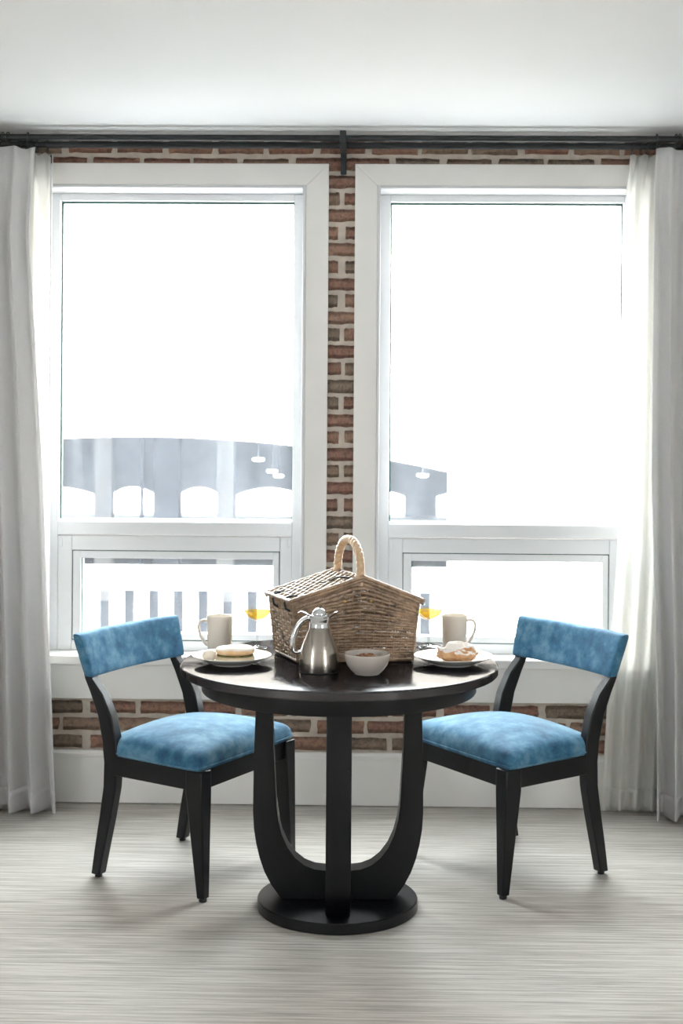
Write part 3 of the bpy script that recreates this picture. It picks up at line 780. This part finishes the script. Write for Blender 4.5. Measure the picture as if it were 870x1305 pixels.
wpart('side_weave', weave(B(), lambda u, v: bpt(0, 1 - u, v * ZE), 9, 18, fill=0.40, amp=0.0036, thick=0.0025, seed=4))
wpart('side_weave', weave(B(), lambda u, v: bpt(1, u, v * ZE), 9, 18, fill=0.40, amp=0.0036, thick=0.0025, seed=5))
fb = obj('floor_board', prism([(0, 0), (1, 0), (1, 0.004), (0, 0.004)], 0, 1), WICKER, bk_)
for v in fb.data.vertices:
    p = bpt(v.co.x, v.co.y, 0); v.co = Vector((p.x, p.y, v.co.z + 0.001))
# braided rims: base, corner posts
def rope(pts, r, turns, parent, name, m=WICKER):
    N = len(pts); return obj(name, tube(pts, r, 10, mod=lambda i, an: 1 + 0.16 * sin(3 * an + turns * 2 * pi * i / N)), m, parent, angle=80)
def line(a, b, n): a, b = Vector(a), Vector(b); return [a.lerp(b, i / n) for i in range(n + 1)]
cs = [(0, 0), (1, 0), (1, 1), (0, 1)]
for (a, b), (c_, d_) in zip(cs, cs[1:] + cs[:1]): rope(line(bpt(a, b, 0.003), bpt(c_, d_, 0.003), 60), 0.0048, 14, bk_, 'base_rim')
for a, b in cs: rope(line(bpt(a, b, 0), bpt(a, b, ZE), 12), 0.0042, 1, bk_, 'corner_post')
# two lids, hinged at the ridge
def lid(u_e, name):
    # u_e: eave end u (0 or 1); overhangs the eave and both gable ends
    def P(u, v):
        uu = PK + (u_e - PK) * u * 1.05; vv = -0.05 + 1.10 * v
        h = ZR + (ZE - ZR) * u * 1.05
        p = FLp + UF * (uu + (uu - 0.5) * 0.10) + VS * (vv + (vv - 0.5) * 0.06) - cen
        return Vector((p.x, p.y, h + 0.014))
    L = empty(name, (0, 0, 0)); L.parent = bk_
    if u_e == 0: wpart('lid_weave', weave(B(), lambda u, v: P(u, 1 - v), 11, 15, rs_=0.002, amp=0.0034, thick=0.0028, fill=0.47, seed=6), parent=L)
    else: wpart('lid_weave', weave(B(), lambda u, v: P(u, v), 11, 15, rs_=0.002, amp=0.0034, thick=0.0028, fill=0.47, seed=7), parent=L)
    for v in (0.0, 1.0): rope(line(P(0, v), P(1, v), 40), 0.0062, 9, L, 'lid_rim'); rope([p + Vector((0, 0, -0.010)) for p in line(P(0, v), P(1, v), 40)], 0.0045, 8, L, 'lid_rim')
    rope(line(P(1, 0), P(1, 1), 40), 0.0062, 9, L, 'lid_rim')
    rope(line(P(0, 0), P(0, 1), 40), 0.0055, 9, L, 'lid_rim')
    return P
PL_ = lid(0, 'lid'); PR_ = lid(1, 'lid')
# arched handle over the ridge, wrapped in cane
def ridge(v): p = FLp + UF * (PK + (PK - 0.5) * 0.1) + VS * v - cen; return Vector((p.x, p.y, 0))
hp = []
for i in range(161):
    a = pi * i / 160; v = 0.5 - 0.47 * cos(a) * (1.0); zz = 0.262 + 0.108 * sin(a) ** 0.75
    p = ridge(v); p.z = zz; hp.append(p)
hp = [ridge(0.03) + Vector((0, 0, 0.235))] + hp + [ridge(0.97) + Vector((0, 0, 0.235))]
obj('handle', tube(hp, 0.0135, 28, ref=UF.normalized(), flat=0.95, mod=lambda i, an: 0.78 + 0.27 * abs(sin(i * 0.36 - an * 1.0)) ** 0.5), CANE, bk_, angle=85)
for v in (0.03, 0.97):
    p = ridge(v); obj('handle_binding', tube([p + Vector((0, 0, 0.246 + 0.003 * k)) for k in range(8)], 0.0155, 16, mod=lambda i, an: 1 + 0.05 * (i % 2)), CANE, bk_, angle=80)
# leather loops and strap on the lid, brass pegs on the front
for v in (0.16, 0.62):
    p = PL_(0.98, v); d = UF.normalized()
    obj('leather_loop', tube([p + d * 0.030 + Vector((0, 0, 0.010)), p + d * 0.012 + Vector((0, 0, 0.011)), p - d * 0.004 + Vector((0, 0, 0.006)), p - d * 0.010 + Vector((0, 0, -0.010)), p - d * 0.006 + Vector((0, 0, -0.028)), p + d * 0.008 + Vector((0, 0, -0.036))], 0.0036, 8), LEATHER, bk_)
sp_ = [PL_(0.16 + 0.32 * k / 10, 0.10 + 0.45 * k / 10 + 0.05 * sin(k * 0.7)) + Vector((0, 0, 0.007 + 0.004 * sin(k * 0.6))) for k in range(11)]
obj('strap', tube(sp_, [0.003 - 0.00015 * k for k in range(11)], 8), LEATHER, bk_)
for u in (0.41, 0.62):
    p = bpt(u, 0, 0.185); bm = lathe([(0, 0.008), (0.003, 0.0072), (0.0042, 0.004), (0.003, 0), (0.0015, -0.006), (0, -0.006)], 14)
    bmesh.ops.rotate(bm, verts=bm.verts, cent=(0, 0, 0), matrix=Matrix.Rotation(pi / 2, 3, 'X')); bmesh.ops.translate(bm, verts=bm.verts, vec=p + Vector((0, -0.005, 0)))
    obj('peg', bm, BRASS, bk_)

# ------------------------------------------------------------------ carafe
cf = empty('thermal_carafe', (-0.036, -1.322, TZ), label='brushed steel thermal carafe with chrome lid in front of the basket', cat='carafe')
obj('body', lathe([(0, 0.002), (0.056, 0.002), (0.0588, 0.005), (0.0592, 0.012), (0.0585, 0.040), (0.055, 0.064), (0.0475, 0.088), (0.0385, 0.110), (0.0315, 0.124), (0.0285, 0.131), (0, 0.131)], 72), STEEL, cf)
obj('foot_ring', lathe([(0, 0), (0.056, 0), (0.0575, 0.0015), (0.0565, 0.004), (0, 0.004)], 60), BLACKM, cf)
obj('collar', lathe([(0, 0.130), (0.0292, 0.130), (0.0298, 0.133), (0.0285, 0.138), (0.0298, 0.150), (0.0318, 0.158), (0.0318, 0.161), (0, 0.161)], 60), CHROME, cf)
ld = obj('lid', lathe([(0, 0.160), (0.032, 0.160), (0.0325, 0.163), (0.029, 0.168), (0.021, 0.170), (0, 0.170)], 48), CHROME, cf)
obj('lid_dome', lathe([(0.0225, 0.166)] + [(0.0225 * cos(a), 0.168 + 0.021 * sin(a)) for a in [pi / 2 * i / 10 for i in range(11)]], 40), CHROME, ld)
bm = B()
sec = []
for i, (x, hw, zb_, zt) in enumerate([(0.018, 0.020, 0.150, 0.164), (0.030, 0.018, 0.153, 0.170), (0.042, 0.012, 0.163, 0.176), (0.052, 0.006, 0.172, 0.180), (0.057, 0.002, 0.1765, 0.1795)]):
    sec.append([bm.verts.new((x, y * hw, z)) for y, z in ((-1, zt), (-0.75, (zb_ + zt) / 2), (0, zb_), (0.75, (zb_ + zt) / 2), (1, zt), (0.5, zt - 0.002), (0, zt - 0.004), (-0.5, zt - 0.002))])
for a, b in zip(sec, sec[1:]):
    for k in range(8): bm.faces.new((a[k], a[(k + 1) % 8], b[(k + 1) % 8], b[k]))
bm.faces.new(sec[0]); bm.faces.new(sec[-1])
obj('spout', bm, CHROME, cf, sub=1)
obj('thumb_lever', tube([(-0.012, 0, 0.168), (-0.030, 0, 0.166), (-0.042, 0, 0.172), (-0.054, 0, 0.177), (-0.063, 0, 0.172)], [0.006, 0.007, 0.0072, 0.0065, 0.004], 12, flat=0.35, ref=(0, 0, 1)), CHROME, cf)
hd = [(-0.026, 0, 0.156), (-0.036, 0, 0.157), (-0.047, 0, 0.151), (-0.058, 0, 0.140), (-0.068, 0, 0.124), (-0.075, 0, 0.104), (-0.079, 0, 0.084), (-0.080, 0, 0.068), (-0.077, 0, 0.058), (-0.070, 0, 0.054), (-0.062, 0, 0.055), (-0.054, 0, 0.058)]
hr = obj('handle', tube(hd, [0.0075, 0.008, 0.0085, 0.0085, 0.008, 0.0075, 0.0072, 0.0068, 0.006, 0.005, 0.0045, 0.0045], 14, ref=(0, 1, 0), flat=1.15), CHROME, cf, angle=60)
cf.rotation_euler = (0, 0, RAD(-6))

# ------------------------------------------------------------------ bowl of nuts
bw = empty('cereal_bowl', (0.106, -1.357, TZ), label='small cream ceramic bowl of brown nuts beside the carafe', cat='bowl')
outp = [(0, 0.0), (0.034, 0.0), (0.037, 0.001), (0.039, 0.004), (0.050, 0.014), (0.060, 0.028), (0.0655, 0.043), (0.0675, 0.056), (0.0672, 0.0605), (0.066, 0.062)]
inp = [(0.0645, 0.0605), (0.063, 0.052), (0.059, 0.036), (0.048, 0.020), (0.030, 0.010), (0, 0.007)]
obj('bowl_body', lathe(outp + inp, 72), SHADED_CERAMIC, bw)
bm = B(); rnd = random.Random(5)
for i in range(70):
    r = 0.052 * math.sqrt(rnd.random()); a = rnd.uniform(0, 6.28); zz = 0.040 + 0.014 * (1 - (r / 0.052) ** 2) + rnd.uniform(-0.004, 0.003)
    mt = Matrix.Translation((r * cos(a), r * sin(a), zz)) @ Matrix.Rotation(rnd.uniform(0, 6.28), 4, 'Z') @ Matrix.Rotation(rnd.uniform(-0.7, 0.7), 4, 'X') @ Matrix.Diagonal((rnd.uniform(0.007, 0.010), 0.006, 0.0055, 1))
    bmesh.ops.create_icosphere(bm, subdivisions=2, radius=1, matrix=mt)
nb = obj('nuts', bm, NUT, None, loc=(0.106, -1.357, TZ), angle=80, label='roasted brown nuts heaped in the small cream bowl', cat='nuts', kind='stuff')

# ------------------------------------------------------------------ plates
def plate(x, y, label):
    p = [(0, 0.002), (0.052, 0.002), (0.054, 0.0), (0.060, 0.0), (0.063, 0.004), (0.085, 0.010), (0.105, 0.0185), (0.1195, 0.0255), (0.1215, 0.027), (0.1210, 0.0285), (0.1190, 0.0285), (0.104, 0.0215), (0.082, 0.0135), (0.066, 0.0095), (0.050, 0.0085), (0, 0.0085)]
    return obj('dinner_plate', lathe(p, 96), PLATE, loc=(x, y, TZ), angle=50, label=label, cat='plate', group='dinner plates')
PLX, PLY, PRX, PRY = -0.306, -1.205, 0.370, -1.172
plate(PLX, PLY, 'white ceramic dinner plate under the filled bun'); plate(PRX, PRY, 'white ceramic dinner plate under the sugared pastry')
# filled bun
def pad(nx, ny, hz, z0, p=2.6, flat=0.0, seed=0, amp=0.0, nseg=40, nlat=14):
    """soft bread-like pad: superellipse plan, rounded section from z0 to z0+hz"""
    bm = B(); rings = []
    for j in range(nlat + 1):
        la = -pi / 2 + pi * j / nlat
        rr = abs(cos(la)) ** (0.45 if la < 0 else 0.62); zz = z0 + hz * (0.5 + 0.5 * math.copysign(abs(sin(la)) ** 0.8, sin(la)))
        ring = []
        for i in range(nseg):
            a = 2 * pi * i / nseg
            q = (abs(cos(a)) ** p + abs(sin(a)) ** p) ** (-1 / p)
            v = Vector((nx * q * cos(a) * rr, ny * q * sin(a) * rr, zz))
            if amp: v *= 1 + amp * noise.noise(v * 28 + Vector((seed, 0, 0)))
            ring.append(bm.verts.new(v))
        rings.append(ring)
    for a, b in zip(rings, rings[1:]):
        for i in range(nseg): bm.faces.new((a[i], a[(i + 1) % nseg], b[(i + 1) % nseg], b[i]))
    bm.faces.new(rings[0]); bm.faces.new(rings[-1])
    bmesh.ops.remove_doubles(bm, verts=bm.verts, dist=1e-5)
    return bm
PB = TZ + 0.0085
bn = empty('filled_bun', (PLX + 0.010, PLY - 0.004, PB + 0.001), RAD(6), label='floury split bun with filling on the plate with the egg', cat='bun')
obj('bun_bottom', pad(0.061, 0.050, 0.019, 0.0, seed=1, amp=0.05), CRUMB, bn, angle=70)
obj('filling', pad(0.0575, 0.047, 0.007, 0.0155, seed=2, amp=0.10), FILLING, bn, angle=70)
obj('bun_top', pad(0.060, 0.050, 0.027, 0.0195, seed=3, amp=0.06), BUN, bn, angle=70)
bm = B(); bmesh.ops.create_uvsphere(bm, u_segments=28, v_segments=18, radius=1)
for v in bm.verts:
    k = 1 + 0.10 * v.co.x; v.co = Vector((v.co.x * 0.0225, v.co.y * 0.0185 * k, v.co.z * 0.0185 * k))
obj('boiled_egg', bm, EGG, loc=(PLX - 0.066, PLY - 0.026, PB + 0.0205), angle=80, label='peeled white boiled egg lying against the bun', cat='egg').rotation_euler = (0, 0, 0.8)
# sugared pastry: coiled, folded dough
bm = B(); bmesh.ops.create_icosphere(bm, subdivisions=5, radius=1)
for v in bm.verts:
    p = v.co.copy(); a = math.atan2(p.y, p.x); r = math.hypot(p.x, p.y)
    q = math.copysign(abs(p.z) ** 0.75, p.z)
    fold = 0.07 * sin(3 * a + 5.0 * r + 0.8) * (1 - abs(p.z)) + 0.10 * noise.noise(p * 2.3 + Vector((3, 1, 7))) + 0.05 * noise.noise(p * 6)
    coil = 0.34 * sin(11 * r + 1.0 * a) * max(0, p.z) ** 0.7 + 0.12 * noise.noise(p * 4.5)
    v.co = Vector((p.x * 0.062 * (1 + fold), p.y * 0.050 * (1 + fold), 0.027 + (q * 0.026) * (1 + fold * 0.6) + coil * 0.030))
    if v.co.z < 0.002: v.co.z = 0.001 + 0.0005 * noise.noise(p * 9)
obj('sugared_pastry', bm, PASTRY, loc=(PRX + 0.012, PRY - 0.012, PB), angle=80, label='coiled golden pastry dusted with icing sugar', cat='pastry')

# ------------------------------------------------------------------ mugs
def mug(x, y, ang, label):
    e = empty('coffee_mug', (x, y, TZ), ang, label=label, cat='mug', group='cream mugs')
    H_, Rt, Rb = 0.113, 0.0425, 0.0375
    p = [(0, 0.003), (Rb - 0.006, 0.003), (Rb - 0.004, 0), (Rb - 0.001, 0.0008), (Rb, 0.004), (Rb + 0.001, 0.02), (Rt - 0.0012, H_ - 0.012), (Rt, H_ - 0.002), (Rt - 0.0012, H_), (Rt - 0.0032, H_ - 0.001), (Rt - 0.0045, H_ - 0.010), (Rb - 0.003, 0.02), (Rb - 0.007, 0.008), (0, 0.007)]
    obj('cup', lathe(p, 64), CERAMIC, e, angle=50)
    h = [(0.0400, 0, 0.096), (0.050, 0, 0.099), (0.060, 0, 0.096), (0.0665, 0, 0.087), (0.0675, 0, 0.074), (0.064, 0, 0.058), (0.057, 0, 0.042), (0.048, 0, 0.027), (0.0385, 0, 0.018)]
    obj('handle', tube(h, [0.0052, 0.0048, 0.0046, 0.0045, 0.0045, 0.0045, 0.0046, 0.0048, 0.005], 12, ref=(0, 1, 0), flat=1.5), CERAMIC, e, angle=70)
mug(-0.368, -0.965, RAD(186), 'cream ceramic mug behind the bun plate'); mug(0.389, -0.900, RAD(-4), 'cream ceramic mug behind the pastry plate')

# ------------------------------------------------------------------ coupes of juice
def coupe(x, y, label):
    e = empty('coupe_glass', (x, y, TZ), label=label, cat='glass', group='coupes of juice')
    p = [(0, 0.0), (0.033, 0.0), (0.034, 0.001), (0.033, 0.0022), (0.012, 0.0045), (0.0042, 0.010), (0.0036, 0.03), (0.0038, 0.075), (0.005, 0.084), (0.014, 0.090), (0.030, 0.100), (0.041, 0.113), (0.0458, 0.128), (0.0462, 0.141), (0.0455, 0.1415), (0.0449, 0.140), (0.0445, 0.128), (0.0398, 0.114), (0.029, 0.102), (0.013, 0.0925), (0, 0.090)]
    obj('glass', lathe(p, 56), CLEAR, e, angle=50)
    obj('juice', lathe([(0, 0.0908), (0.013, 0.0932), (0.0288, 0.1028), (0.0392, 0.1146), (0.0415, 0.1205), (0.0415, 0.1215), (0, 0.1215)], 48), JUICE, e, angle=50)
coupe(-0.252, -0.905, 'coupe glass of orange juice beside the mug by the bun plate'); coupe(0.308, -0.850, 'coupe glass of orange juice between the basket and the other mug')
